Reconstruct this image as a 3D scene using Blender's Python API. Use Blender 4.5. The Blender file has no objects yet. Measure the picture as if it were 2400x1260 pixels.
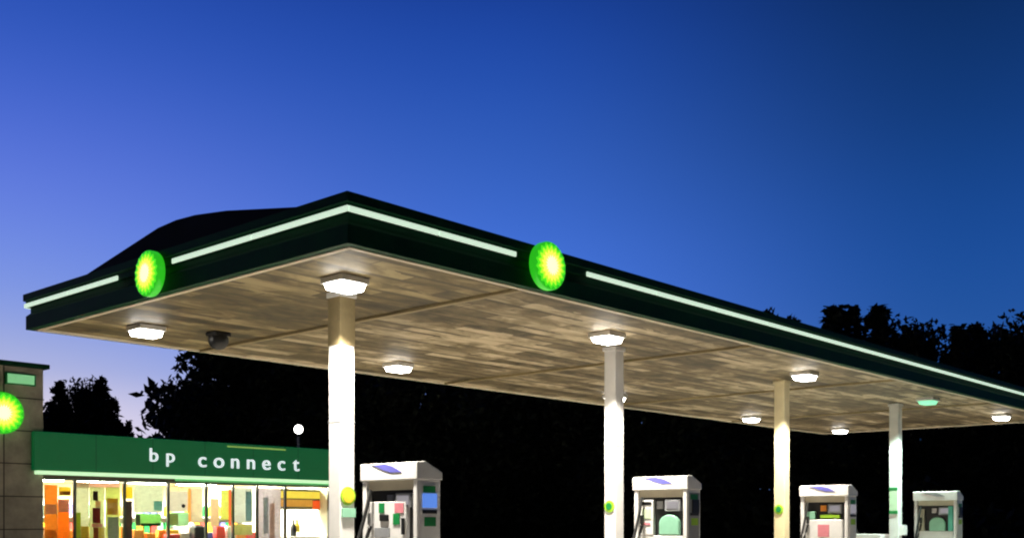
import bpy, bmesh, math, random
from mathutils import Vector, Matrix
C = bpy.context.scene.collection
scene = bpy.context.scene
R = math.radians

# ------------------------------------------------------------------ camera
cam_d = bpy.data.cameras.new('camera')
cam_d.sensor_width = 36.0
cam_d.lens = 37.98
cam_d.shift_y = 0.2467
cam_d.clip_end = 3000
cam = bpy.data.objects.new('camera', cam_d)
C.objects.link(cam)
cam.location = (0, 0, 1.6)
cam.rotation_euler = (R(90), 0, 0)
scene.camera = cam
scene.view_settings.view_transform = 'Standard'
scene.view_settings.look = 'None'
scene.view_settings.exposure = 0.0
scene.view_settings.gamma = 1.0
scene.cycles.use_denoising = True
scene.cycles.max_bounces = 8
scene.cycles.transparent_max_bounces = 24
scene.cycles.sample_clamp_indirect = 6.0
scene.cycles.filter_width = 2.1


def lin(r, g, b):
    def f(c):
        c = c / 255.0
        return c / 12.92 if c <= 0.04045 else ((c + 0.055) / 1.055) ** 2.4
    return (f(r), f(g), f(b), 1.0)


# ------------------------------------------------------------------ dusk sky (afterglow on the left)
world = bpy.data.worlds.new("World")
scene.world = world
world.use_nodes = True
nt = world.node_tree
nt.nodes.clear()


def N(tree, t, **kw):
    n = tree.nodes.new(t)
    for k, v in kw.items():
        setattr(n, k, v)
    return n


def math_node(tree, op, a, b=None):
    n = N(tree, 'ShaderNodeMath', operation=op)
    for i, v in enumerate((a, b)):
        if v is None:
            continue
        if isinstance(v, (int, float)):
            n.inputs[i].default_value = v
        else:
            tree.links.new(v, n.inputs[i])
    return n.outputs[0]


def ramp(tree, fac, stops, interp='B_SPLINE'):
    n = N(tree, 'ShaderNodeValToRGB')
    n.color_ramp.interpolation = interp
    el = n.color_ramp.elements
    while len(el) < len(stops):
        el.new(0.5)
    for e, (p, c) in zip(el, stops):
        e.position = p
        e.color = c
    tree.links.new(fac, n.inputs[0])
    return n.outputs[0]


tc = N(nt, 'ShaderNodeTexCoord')
sep = N(nt, 'ShaderNodeSeparateXYZ')
nt.links.new(tc.outputs['Generated'], sep.inputs[0])
X, Y, Z = sep.outputs
ln = math_node(nt, 'SQRT', math_node(nt, 'ADD', math_node(nt, 'MULTIPLY', X, X), math_node(nt, 'MULTIPLY', Y, Y)))
ln = math_node(nt, 'MAXIMUM', ln, 0.001)
elev = math_node(nt, 'DIVIDE', Z, ln)
az = math_node(nt, 'DIVIDE', X, ln)
cl = N(nt, 'ShaderNodeClamp')
nt.links.new(elev, cl.inputs[0])
elev = cl.outputs[0]
skyL = ramp(nt, elev, [(0.0, lin(248, 232, 236)), (.085, lin(238, 224, 234)), (.13, lin(170, 178, 218)), (.20, lin(122, 150, 230)),
                       (.28, lin(98, 124, 224)), (.36, lin(68, 102, 206)), (.44, lin(44, 84, 184)), (.52, lin(34, 70, 166)), (1.0, lin(14, 34, 96))])
skyM = ramp(nt, elev, [(0.0, lin(150, 180, 240)), (.15, lin(86, 132, 238)), (.25, lin(66, 112, 214)), (.33, lin(52, 96, 190)),
                       (.41, lin(36, 80, 176)), (.5, lin(24, 62, 152)), (1.0, lin(8, 25, 80))])
skyR = ramp(nt, elev, [(0.0, lin(52, 100, 176)), (.17, lin(34, 84, 160)), (.25, lin(26, 76, 154)), (.35, lin(18, 58, 122)),
                       (.46, lin(13, 46, 100)), (1.0, lin(5, 18, 50))])


def mapr(src, a, b):
    n = N(nt, 'ShaderNodeMapRange')
    n.interpolation_type = 'SMOOTHSTEP'
    n.inputs['From Min'].default_value = a
    n.inputs['From Max'].default_value = b
    nt.links.new(src, n.inputs['Value'])
    return n.outputs['Result']


def mixc(tree, f, a, b):
    n = N(tree, 'ShaderNodeMix', data_type='RGBA')
    if isinstance(f, (int, float)):
        n.inputs[0].default_value = f
    else:
        tree.links.new(f, n.inputs[0])
    for s, v in ((n.inputs[6], a), (n.inputs[7], b)):
        if isinstance(v, tuple):
            s.default_value = v
        else:
            tree.links.new(v, s)
    return n.outputs[2]


col = mixc(nt, mapr(az, -.48, .02), skyL, skyM)
col = mixc(nt, mapr(az, -.04, .40), col, skyR)
# unseen sky behind the camera darkened to cut blue light on the canopy and pumps
col = mixc(nt, mapr(math_node(nt, 'DIVIDE', Y, ln), .62, .05), col, lin(4, 10, 26))
bg = N(nt, 'ShaderNodeBackground')
bg.inputs[1].default_value = 1.0
nt.links.new(col, bg.inputs[0])
wo = N(nt, 'ShaderNodeOutputWorld')
nt.links.new(bg.outputs[0], wo.inputs[0])

# the last glow of a sun already at the horizon, on the left
sd = bpy.data.lights.new('sun', 'SUN')
sd.energy = 0.02
sd.angle = R(10)
sd.color = (1, .8, .7)
sun = bpy.data.objects.new('sun', sd)
C.objects.link(sun)
sun.rotation_euler = (R(86), 0, R(-62))

# ------------------------------------------------------------------ frame of the forecourt
ANG = math.atan2(.742, .670)
CU, CV = Vector((.670, .742, 0)), Vector((-.742, .670, 0))
C0 = Vector((-1.71, 11.24, 0))


def P(u, v, z=0.0):
    return C0 + CU * u + CV * v + Vector((0, 0, z))


# ------------------------------------------------------------------ materials
MATS = {}


def mat(name, color, rough=.5, metal=0.0, emit=None, estr=0.0, noise=0.0, nscale=4.0, bump=0.0, bscale=30.0, spec=.5, coat=0.0, stretch=None):
    if name in MATS:
        return MATS[name]
    m = bpy.data.materials.new(name)
    m.use_nodes = True
    t = m.node_tree
    p = t.nodes['Principled BSDF']
    c = tuple(color) + ((1.0,) if len(color) == 3 else ())
    p.inputs['Base Color'].default_value = c
    p.inputs['Roughness'].default_value = rough
    p.inputs['Metallic'].default_value = metal
    p.inputs['Specular IOR Level'].default_value = spec
    p.inputs['Coat Weight'].default_value = coat
    if emit is not None:
        e = tuple(emit) + ((1.0,) if len(emit) == 3 else ())
        p.inputs['Emission Color'].default_value = e
        p.inputs['Emission Strength'].default_value = estr
    tco = N(t, 'ShaderNodeTexCoord')
    src = tco.outputs['Object']
    if stretch:
        mp = N(t, 'ShaderNodeMapping')
        mp.inputs['Scale'].default_value = stretch
        t.links.new(src, mp.inputs[0])
        src = mp.outputs[0]
    if noise > 0:
        n = N(t, 'ShaderNodeTexNoise')
        n.inputs['Scale'].default_value = nscale
        n.inputs['Detail'].default_value = 6
        n.inputs['Roughness'].default_value = .65
        t.links.new(src, n.inputs['Vector'])
        dark = tuple(x * (1 - noise) for x in c[:3]) + (1,)
        lite = tuple(min(1, x * (1 + noise * .6)) for x in c[:3]) + (1,)
        r_ = N(t, 'ShaderNodeValToRGB')
        r_.color_ramp.elements[0].position = .3
        r_.color_ramp.elements[1].position = .7
        r_.color_ramp.elements[0].color = dark
        r_.color_ramp.elements[1].color = lite
        t.links.new(n.outputs['Fac'], r_.inputs[0])
        t.links.new(r_.outputs[0], p.inputs['Base Color'])
        rr = math_node(t, 'ADD', math_node(t, 'MULTIPLY', n.outputs['Fac'], .25), max(0, rough - .12))
        t.links.new(rr, p.inputs['Roughness'])
    if bump > 0:
        n2 = N(t, 'ShaderNodeTexNoise')
        n2.inputs['Scale'].default_value = bscale
        n2.inputs['Detail'].default_value = 4
        t.links.new(src, n2.inputs['Vector'])
        b = N(t, 'ShaderNodeBump')
        b.inputs['Strength'].default_value = bump
        b.inputs['Distance'].default_value = .02
        t.links.new(n2.outputs['Fac'], b.inputs['Height'])
        t.links.new(b.outputs[0], p.inputs['Normal'])
    MATS[name] = m
    return m


def soffit_mat():
    m = bpy.data.materials.new('soffit_panels')
    m.use_nodes = True
    t = m.node_tree
    p = t.nodes['Principled BSDF']
    tco = N(t, 'ShaderNodeTexCoord')
    s = N(t, 'ShaderNodeSeparateXYZ')
    t.links.new(tco.outputs['Object'], s.inputs[0])
    # pressed metal panels along the canopy, weather-stained
    pv = math_node(t, 'DIVIDE', s.outputs[1], .31)
    row = math_node(t, 'FLOOR', pv)
    fr = math_node(t, 'FRACT', pv)
    pu = math_node(t, 'ADD', math_node(t, 'DIVIDE', s.outputs[0], 2.1), math_node(t, 'MULTIPLY', row, .618))
    colu = math_node(t, 'FLOOR', pu)
    fu = math_node(t, 'FRACT', pu)
    cmb = N(t, 'ShaderNodeCombineXYZ')
    t.links.new(row, cmb.inputs[0])
    t.links.new(colu, cmb.inputs[1])
    wn = N(t, 'ShaderNodeTexWhiteNoise', noise_dimensions='3D')
    t.links.new(cmb.outputs[0], wn.inputs['Vector'])
    nz = N(t, 'ShaderNodeTexNoise')
    nz.inputs['Scale'].default_value = 2.3
    nz.inputs['Detail'].default_value = 9
    nz.inputs['Roughness'].default_value = .62
    nz.inputs['Distortion'].default_value = .6
    mp = N(t, 'ShaderNodeMapping')
    mp.inputs['Scale'].default_value = (.7, 1.25, 1)
    t.links.new(tco.outputs['Object'], mp.inputs[0])
    t.links.new(mp.outputs[0], nz.inputs['Vector'])
    f = math_node(t, 'ADD', math_node(t, 'MULTIPLY', wn.outputs['Value'], .30), math_node(t, 'MULTIPLY', nz.outputs['Fac'], .80))
    rp = N(t, 'ShaderNodeValToRGB')
    el = rp.color_ramp.elements
    el[0].position, el[0].color = .36, (.050, .036, .012, 1)
    el[1].position, el[1].color = .74, (.56, .46, .30, 1)
    e = el.new(.55)
    e.color = (.20, .152, .074, 1)
    t.links.new(f, rp.inputs[0])
    # narrow open joints every 0.31 m, dirty in patches
    fr = math_node(t, 'FRACT', math_node(t, 'DIVIDE', s.outputs[1], .31))
    nj = N(t, 'ShaderNodeTexNoise')
    nj.inputs['Scale'].default_value = 1.0
    nj.inputs['Detail'].default_value = 3
    mj = N(t, 'ShaderNodeMapping')
    mj.inputs['Scale'].default_value = (.9, 3.2, 1)
    t.links.new(tco.outputs['Object'], mj.inputs[0])
    t.links.new(mj.outputs[0], nj.inputs['Vector'])
    seam = math_node(t, 'MULTIPLY', math_node(t, 'LESS_THAN', fr, .30), math_node(t, 'GREATER_THAN', nj.outputs['Fac'], .495))
    seam = math_node(t, 'MAXIMUM', seam, math_node(t, 'LESS_THAN', fr, .035))
    seam2 = math_node(t, 'LESS_THAN', fu, .012)
    sm = math_node(t, 'MULTIPLY', math_node(t, 'MAXIMUM', seam, seam2), .86)
    # the end bay is multiplied darker and more olive
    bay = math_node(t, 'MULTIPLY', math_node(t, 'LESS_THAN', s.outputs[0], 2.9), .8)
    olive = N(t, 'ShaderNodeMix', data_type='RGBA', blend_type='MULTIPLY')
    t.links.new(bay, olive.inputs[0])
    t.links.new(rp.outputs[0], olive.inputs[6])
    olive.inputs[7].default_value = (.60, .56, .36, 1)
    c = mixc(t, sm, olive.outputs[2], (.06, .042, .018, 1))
    t.links.new(c, p.inputs['Base Color'])
    p.inputs['Roughness'].default_value = .6
    bp_ = N(t, 'ShaderNodeBump')
    bp_.inputs['Strength'].default_value = .6
    bp_.inputs['Distance'].default_value = .02
    t.links.new(math_node(t, 'SUBTRACT', 1.0, math_node(t, 'MAXIMUM', seam, seam2)), bp_.inputs['Height'])
    t.links.new(bp_.outputs[0], p.inputs['Normal'])
    return m


def concrete_mat():
    m = bpy.data.materials.new('forecourt_concrete')
    m.use_nodes = True
    t = m.node_tree
    p = t.nodes['Principled BSDF']
    tco = N(t, 'ShaderNodeTexCoord')
    br = N(t, 'ShaderNodeTexBrick')
    br.offset = 0
    br.inputs['Color1'].default_value = (.47, .44, .39, 1)
    br.inputs['Color2'].default_value = (.54, .51, .46, 1)
    br.inputs['Mortar'].default_value = (.10, .10, .10, 1)
    br.inputs['Scale'].default_value = 1
    br.inputs['Brick Width'].default_value = 4
    br.inputs['Row Height'].default_value = 4
    br.inputs['Mortar Size'].default_value = .012
    t.links.new(tco.outputs['Object'], br.inputs['Vector'])
    nz = N(t, 'ShaderNodeTexNoise')
    nz.inputs['Scale'].default_value = .7
    nz.inputs['Detail'].default_value = 9
    t.links.new(tco.outputs['Object'], nz.inputs['Vector'])
    rp = N(t, 'ShaderNodeValToRGB')
    rp.color_ramp.elements[0].position, rp.color_ramp.elements[0].color = .35, (.62, .6, .57, 1)
    rp.color_ramp.elements[1].position, rp.color_ramp.elements[1].color = .65, (1, 1, 1, 1)
    t.links.new(nz.outputs['Fac'], rp.inputs[0])
    mx = N(t, 'ShaderNodeMix', data_type='RGBA', blend_type='MULTIPLY')
    mx.inputs[0].default_value = 1
    t.links.new(br.outputs['Color'], mx.inputs[6])
    t.links.new(rp.outputs[0], mx.inputs[7])
    t.links.new(mx.outputs[2], p.inputs['Base Color'])
    p.inputs['Roughness'].default_value = .75
    return m


def glass_mat():
    m = bpy.data.materials.new('window_glass')
    m.use_nodes = True
    t = m.node_tree
    t.nodes.clear()
    o = N(t, 'ShaderNodeOutputMaterial')
    tr = N(t, 'ShaderNodeBsdfTransparent')
    tr.inputs[0].default_value = (.93, .97, .95, 1)
    gl = N(t, 'ShaderNodeBsdfGlossy')
    gl.inputs['Roughness'].default_value = .02
    fr = N(t, 'ShaderNodeFresnel')
    fr.inputs['IOR'].default_value = 1.45
    mx = N(t, 'ShaderNodeMixShader')
    t.links.new(fr.outputs[0], mx.inputs[0])
    t.links.new(tr.outputs[0], mx.inputs[1])
    t.links.new(gl.outputs[0], mx.inputs[2])
    t.links.new(mx.outputs[0], o.inputs[0])
    return m


M = {}
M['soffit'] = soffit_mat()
M['concrete'] = concrete_mat()
M['glass'] = glass_mat()
M['fascia'] = mat('dark_green_fascia', (.006, .058, .024), .55, noise=.3, nscale=2, spec=.1)
M['roof'] = mat('dark_roof_metal', (.006, .007, .006), .7, noise=.3, nscale=1.5, spec=.15)
M['band'] = mat('light_band', (.6, .8, .7), .4, emit=lin(214, 240, 214), estr=.92)
M['white'] = mat('white_enamel', (.86, .85, .83), .38, noise=.09, nscale=3, coat=.2)
M['pumpwhite'] = mat('pump_white', (.88, .87, .86), .35, noise=.07, nscale=5, coat=.3)
M['pumpgrey'] = mat('pump_grey', (.30, .31, .33), .4, noise=.12, nscale=6)
M['tan'] = mat('tan_ribs_and_column_shade', (.30, .235, .12), .6, noise=.25, nscale=4)
M['tan2'] = mat('pale_tan_column_shade', (.46, .40, .28), .6, noise=.2, nscale=4)
M['creamcol'] = mat('cream_enamel', (.78, .68, .42), .4, noise=.12, nscale=3)
M['trim'] = mat('cream_trim', (.74, .66, .50), .5, noise=.1, nscale=2)
M['cream'] = mat('pump_cream', (.55, .50, .38), .45, noise=.1, nscale=6)
M['black'] = mat('black_plastic', (.012, .012, .013), .4, noise=.2, nscale=8)
M['rubber'] = mat('black_rubber', (.015, .015, .015), .65, noise=.2, nscale=10)
M['mint'] = mat('mint_panel', (.30, .62, .44), .35, noise=.1, nscale=5, coat=.3)
M['green'] = mat('green_paint', (.01, .25, .06), .4, noise=.1, nscale=5)
M['lime'] = mat('lime_paint', (.35, .65, .03), .4, noise=.08, nscale=5)
M['yellow'] = mat('yellow_paint', (.85, .62, .04), .45, noise=.08, nscale=5)
M['red'] = mat('red_paint', (.62, .05, .04), .45, noise=.08, nscale=5)
M['pink'] = mat('pink_sticker', (.75, .25, .30), .45, noise=.08, nscale=9)
M['orange'] = mat('orange_paint', (.85, .30, .03), .45, noise=.12, nscale=6)
M['brown'] = mat('brown_paint', (.10, .055, .04), .55, noise=.2, nscale=5)
M['lavender'] = mat('lavender_print', (.15, .15, .56), .4, noise=.12, nscale=6)
M['steel'] = mat('brushed_steel', (.45, .45, .45), .3, metal=.9, noise=.15, nscale=12)
M['screen'] = mat('lit_blue_screen', (.02, .05, .15), .2, emit=lin(92, 136, 224), estr=1.0)
M['greyscreen'] = mat('lit_grey_screen', (.08, .08, .08), .2, emit=lin(150, 146, 152), estr=.8)
M['lens'] = mat('lamp_lens', (.8, .8, .8), .3, emit=(1, .95, .86), estr=26)
M['lens_green'] = mat('lamp_lens_greenish', (.5, .8, .6), .3, emit=(.20, .86, .48), estr=1.0)
M['signgreen'] = mat('shop_sign_green', (.005, .085, .035), .4, emit=lin(0, 88, 44), estr=.6, noise=.2, nscale=1.5)
M['letters'] = mat('lit_letters', (.7, .75, .75), .4, emit=(.80, .90, .93), estr=.85)
M['striplight'] = mat('pale_strip_light', (.6, .8, .6), .4, emit=lin(196, 240, 186), estr=1.0)
M['stripgreen'] = mat('green_strip_light', (.1, .4, .15), .4, emit=lin(76, 146, 84), estr=.9)
M['limelitline'] = mat('lime_lit_line', (.3, .5, .1), .4, emit=lin(140, 176, 84), estr=.7)
M['stone'] = mat('stone_cladding', (.42, .37, .29), .8, noise=.35, nscale=2.2, bump=.5, bscale=14)
M['wallpaint'] = mat('shop_wall', (.80, .72, .52), .7, noise=.06, nscale=2)
M['shopfloor'] = mat('shop_floor_tile', (.42, .40, .37), .35, noise=.12, nscale=3)
M['mullion'] = mat('dark_mullion', (.09, .10, .085), .4, noise=.2, nscale=6)
M['ceilpanel'] = mat('shop_ceiling_diffuser', (.8, .8, .8), .4, emit=(1, .93, .79), estr=130)
M['asphalt'] = mat('asphalt', (.045, .046, .048), .85, noise=.3, nscale=3, bump=.5, bscale=60)
M['soil'] = mat('dark_ground', (.035, .042, .022), .95, noise=.4, nscale=.6, bump=.6, bscale=6)
M['kerb'] = mat('kerb_concrete', (.45, .44, .42), .8, noise=.2, nscale=5, bump=.3, bscale=40)
M['bark'] = mat('bark', (.035, .026, .02), .9, noise=.4, nscale=6, bump=.8, bscale=20)
M['leaf'] = mat('dark_leaf', (.030, .038, .018), .7, noise=.45, nscale=.5)
M['needle'] = mat('dark_needle', (.020, .028, .017), .75, noise=.4, nscale=.6)
M['em_rim'] = mat('emblem_green_light', (.02, .3, .02), .35, emit=lin(44, 190, 30), estr=.9)
M['em_green'] = mat('emblem_mid_green_light', (.05, .4, .02), .35, emit=lin(84, 232, 36), estr=1.0)
M['em_lime'] = mat('emblem_lime_light', (.3, .6, .03), .35, emit=lin(190, 250, 48), estr=1.0)
M['em_yellow'] = mat('emblem_yellow_light', (.8, .7, .1), .35, emit=lin(252, 238, 92), estr=1.05)
M['em_white'] = mat('emblem_white_light', (.8, .8, .7), .35, emit=lin(255, 246, 206), estr=1.05)


# ------------------------------------------------------------------ mesh helpers
class MB:
    def __init__(s):
        s.bm = bmesh.new()

    def box(s, x0, x1, y0, y1, z0, z1, bev=0.0, rotz=0.0):
        b = bmesh.new()
        bmesh.ops.create_cube(b, size=1)
        for v in b.verts:
            v.co = Vector(((v.co.x + .5) * (x1 - x0) + x0, (v.co.y + .5) * (y1 - y0) + y0, (v.co.z + .5) * (z1 - z0) + z0))
        if bev > 0:
            bmesh.ops.bevel(b, geom=list(b.edges), offset=bev, segments=2, affect='EDGES', profile=.5)
        if rotz:
            bmesh.ops.rotate(b, verts=b.verts, cent=((x0 + x1) / 2, (y0 + y1) / 2, 0), matrix=Matrix.Rotation(rotz, 3, 'Z'))
        s.merge(b)
        return s

    def merge(s, b):
        me = bpy.data.meshes.new('t')
        b.to_mesh(me)
        b.free()
        s.bm.from_mesh(me)
        bpy.data.meshes.remove(me)

    def prism(s, pts, axis, a0, a1, bev=0.0):
        """pts: 2-D polygon; axis 'x': pts are (y,z); 'y': (x,z); 'z': (x,y)"""
        b = bmesh.new()

        def co(p, a):
            return {'x': (a, p[0], p[1]), 'y': (p[0], a, p[1]), 'z': (p[0], p[1], a)}[axis]
        A = [b.verts.new(co(p, a0)) for p in pts]
        B = [b.verts.new(co(p, a1)) for p in pts]
        n = len(pts)
        b.faces.new(A)
        b.faces.new(B)
        for i in range(n):
            b.faces.new((A[i], A[(i + 1) % n], B[(i + 1) % n], B[i]))
        bmesh.ops.recalc_face_normals(b, faces=b.faces)
        if bev > 0:
            bmesh.ops.bevel(b, geom=list(b.edges), offset=bev, segments=2, affect='EDGES', profile=.5)
        s.merge(b)
        return s

    def tube(s, pts, rad, seg=8, cap=True):
        b = bmesh.new()
        pts = [Vector(p) for p in pts]
        rings = []
        for i, p in enumerate(pts):
            d = (pts[min(i + 1, len(pts) - 1)] - pts[max(i - 1, 0)]).normalized()
            a = Vector((0, 0, 1)) if abs(d.z) < .9 else Vector((1, 0, 0))
            e1 = d.cross(a).normalized()
            e2 = d.cross(e1)
            r = rad[i] if isinstance(rad, (list, tuple)) else rad
            rings.append([b.verts.new(p + (e1 * math.cos(t) + e2 * math.sin(t)) * r) for t in [2 * math.pi * k / seg for k in range(seg)]])
        for A, B in zip(rings, rings[1:]):
            for k in range(seg):
                b.faces.new((A[k], A[(k + 1) % seg], B[(k + 1) % seg], B[k]))
        if cap:
            b.faces.new(rings[0])
            b.faces.new(rings[-1])
        bmesh.ops.recalc_face_normals(b, faces=b.faces)
        s.merge(b)
        return s

    def build(s, name, m, parent=None, smooth=False, loc=None, rot=0.0):
        me = bpy.data.meshes.new(name)
        s.bm.to_mesh(me)
        s.bm.free()
        me.materials.append(m)
        if smooth:
            for p in me.polygons:
                p.use_smooth = True
        o = bpy.data.objects.new(name, me)
        C.objects.link(o)
        if parent:
            o.parent = parent
        if loc is not None:
            o.location = loc
            o.rotation_euler = (0, 0, rot)
        return o


def box(x0, x1, y0, y1, z0, z1, bev=0.0):
    return MB().box(x0, x1, y0, y1, z0, z1, bev)


def tag(o, label, cat, group=None, kind=None):
    if label:
        o['label'] = label
    if cat:
        o['category'] = cat
    if group:
        o['group'] = group
    if kind:
        o['kind'] = kind
    return o


def thing(name, label, cat, u, v, z=0.0, rot=None, group=None):
    o = bpy.data.objects.new(name, None)
    o.empty_display_size = .2
    C.objects.link(o)
    o.location = P(u, v, z)
    o.rotation_euler = (0, 0, ANG if rot is None else rot)
    return tag(o, label, cat, group)


def single(mb, name, m, label, cat, u, v, z=0.0, group=None, smooth=False):
    o = mb.build(name, m, None, smooth, P(u, v, z), ANG)
    return tag(o, label, cat, group)


def copy_tree(o, parent=None):
    c = o.copy()
    C.objects.link(c)
    if parent:
        c.parent = parent
    for ch in list(o.children):
        copy_tree(ch, c)
    return c


def structure(mb, name, m, u=0, v=0, z=0):
    o = mb.build(name, m, None, False, P(u, v, z), ANG)
    o['kind'] = 'structure'
    return o


# ------------------------------------------------------------------ ground
g = MB()
g.prism([(-900, -900), (900, -900), (900, 900), (-900, 900)], 'z', -.5, -.012)
structure(g, 'ground', M['soil'])
structure(MB().prism([(-70, -28), (90, -28), (90, 14.6), (-70, 14.6)], 'z', -.4, -.004), 'road', M['asphalt'])
structure(MB().prism([(-6, -9), (36, -9), (36, 14.0), (-6, 14.0)], 'z', -.3, 0.0), 'forecourt', M['concrete'])
structure(box(-1.0, 14.0, 14.6, 15.1, -.2, .13, .02), 'pavement', M['kerb'])

# ------------------------------------------------------------------ canopy
ZS, ZT = 4.50, 5.03          # soffit and top of the fascia
LEN, WID = 26.3, 7.6
ISL = [1.585 + 5.8 * i for i in range(4)]
COLV = 2.06

canopy = thing('canopy', 'long flat forecourt canopy with dark green edge, lit pale band and tan ceiling', 'canopy', 0, 0)
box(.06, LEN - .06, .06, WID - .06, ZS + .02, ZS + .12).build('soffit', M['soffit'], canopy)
f = MB()
prof = [(0.0, ZS), (0.0, ZS + .20), (.05, ZS + .25), (.05, ZS + .33), (-.0, ZS + .335), (-.0, ZS + .42), (-.03, ZS + .43), (-.03, ZT), (.10, ZT), (.10, ZS)]
# mitred fascia ring swept round the four sides
bmf = bmesh.new()
cs = [(0, 0, 1, 1), (LEN, 0, -1, 1), (LEN, WID, -1, -1), (0, WID, 1, -1)]
rings = [[bmf.verts.new((cx + sx * d, cy + sy * d, z)) for d, z in prof] for cx, cy, sx, sy in cs]
for i in range(4):
    A, B = rings[i], rings[(i + 1) % 4]
    for k in range(len(prof)):
        k2 = (k + 1) % len(prof)
        bmf.faces.new((A[k], B[k], B[k2], A[k2]))
bmesh.ops.recalc_face_normals(bmf, faces=bmf.faces)
f.merge(bmf)
f.build('fascia', M['fascia'], canopy)
b = MB()
ZB = ZS + .325


def tubes(a0, a1, fn):
    n = max(1, round((a1 - a0) / 1.6))
    st = (a1 - a0) / n
    b = MB()
    for k in range(n):
        fn(b, a0 + k * st, a0 + (k + 1) * st - .014)
    b.build('light_band', M['band'], canopy)


tubes(-.028, 3.42, lambda b, p, q: b.box(-.028, -.004, p, q, ZB, ZB + .062, .008))
tubes(4.78, WID + .02, lambda b, p, q: b.box(-.028, -.004, p, q, ZB, ZB + .062, .008))
tubes(-.003, 2.62, lambda b, p, q: b.box(p, q, -.028, -.004, ZB, ZB + .062, .008))
tubes(4.0, LEN + .02, lambda b, p, q: b.box(p, q, -.028, -.004, ZB, ZB + .062, .008))
tubes(0, WID, lambda b, p, q: b.box(LEN + .004, LEN + .028, p, q, ZB, ZB + .062, .008))
tubes(0, LEN, lambda b, p, q: b.box(p, q, WID + .004, WID + .028, ZB, ZB + .062, .008))
tr_ = MB()
for x0, x1, y0, y1 in ((.101, .17, .101, WID - .101), (LEN - .17, LEN - .101, .101, WID - .101), (.171, LEN - .171, .101, .17), (.171, LEN - .171, WID - .17, WID - .101)):
    tr_.box(x0, x1, y0, y1, ZS - .012, ZS + .03, .004)
tr_.build('edge_trim', M['trim'], canopy)
for k in range(1, 5):
    box(2.9 + 5.8 * (k - 1) - .04, 2.9 + 5.8 * (k - 1) + .04, .172, WID - .172, ZS - .02, ZS + .0205, .006).build('soffit_rib', M['tan'], canopy)
# low pitched roof with rounded ridge and standing seams
rp_ = [(.22, ZT - .04), (1.3, 5.19), (2.7, 5.42), (3.4, 5.50), (3.85, 5.52), (4.3, 5.50), (5.0, 5.39), (6.2, 5.2), (7.38, ZT - .04)]
MB().prism(rp_, 'x', .3, LEN - .3).build('roof', M['roof'], canopy)
sm_ = MB()
for k in range(1, 44):
    x = .3 + k * .6
    if x > LEN - .5:
        break
    up = [(a, z + .035) for a, z in rp_]
    sm_.prism(up[1:-1] + [(a, z - .02) for a, z in reversed(rp_[1:-1])], 'x', x, x + .03)
sm_.build('roof_seam', M['roof'], canopy)


def star(mb, n, R1, R2, x0, x1, ax, cu, cz):
    """pointed sunburst plate; ax 'x' faces -u, ax 'y' faces -v"""
    pts = []
    for k in range(2 * n):
        a = math.pi * k / n
        r = R1 if k % 2 == 0 else R2
        pts.append((cu + r * math.sin(a), cz + r * math.cos(a)))
    mb.prism(pts, ax, x0, x1)


def disc(mb, R1, x0, x1, ax, cu, cz, seg=48, bev=0.0):
    mb.prism([(cu + R1 * math.sin(2 * math.pi * k / seg), cz + R1 * math.cos(2 * math.pi * k / seg)) for k in range(seg)], ax, x0, x1, bev)


def emblem(name, label, ax, rad, depth, u, v, z):
    t = thing(name, label, 'lit sign', u, v, z)
    m = MB(); disc(m, rad, -depth, 0, ax, 0, 0, bev=.02); m.build('drum', M['em_rim'], t)
    for i, (k1, k2, mm, nm) in enumerate(((.95, .80, 'em_green', 'outer_petals'), (.82, .64, 'em_lime', 'middle_petals'),
                                          (.64, .48, 'em_yellow', 'inner_petals'), (.42, .26, 'em_white', 'centre_burst'))):
        m = MB(); star(m, 18, rad * k1, rad * k2, -depth - .008 * (i + 1), -depth + .01, ax, 0, 0)
        m.build(nm, M[mm], t)
    return t


emblem('emblem_sign', 'round green and yellow sunburst sign glowing on the short left edge of the canopy', 'x', .29, .11, -.03, 3.82, 4.75)
emblem('emblem_sign', 'round green and yellow sunburst sign glowing on the long right edge of the canopy', 'y', .30, .11, 3.12, -.03, 4.79)

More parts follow.
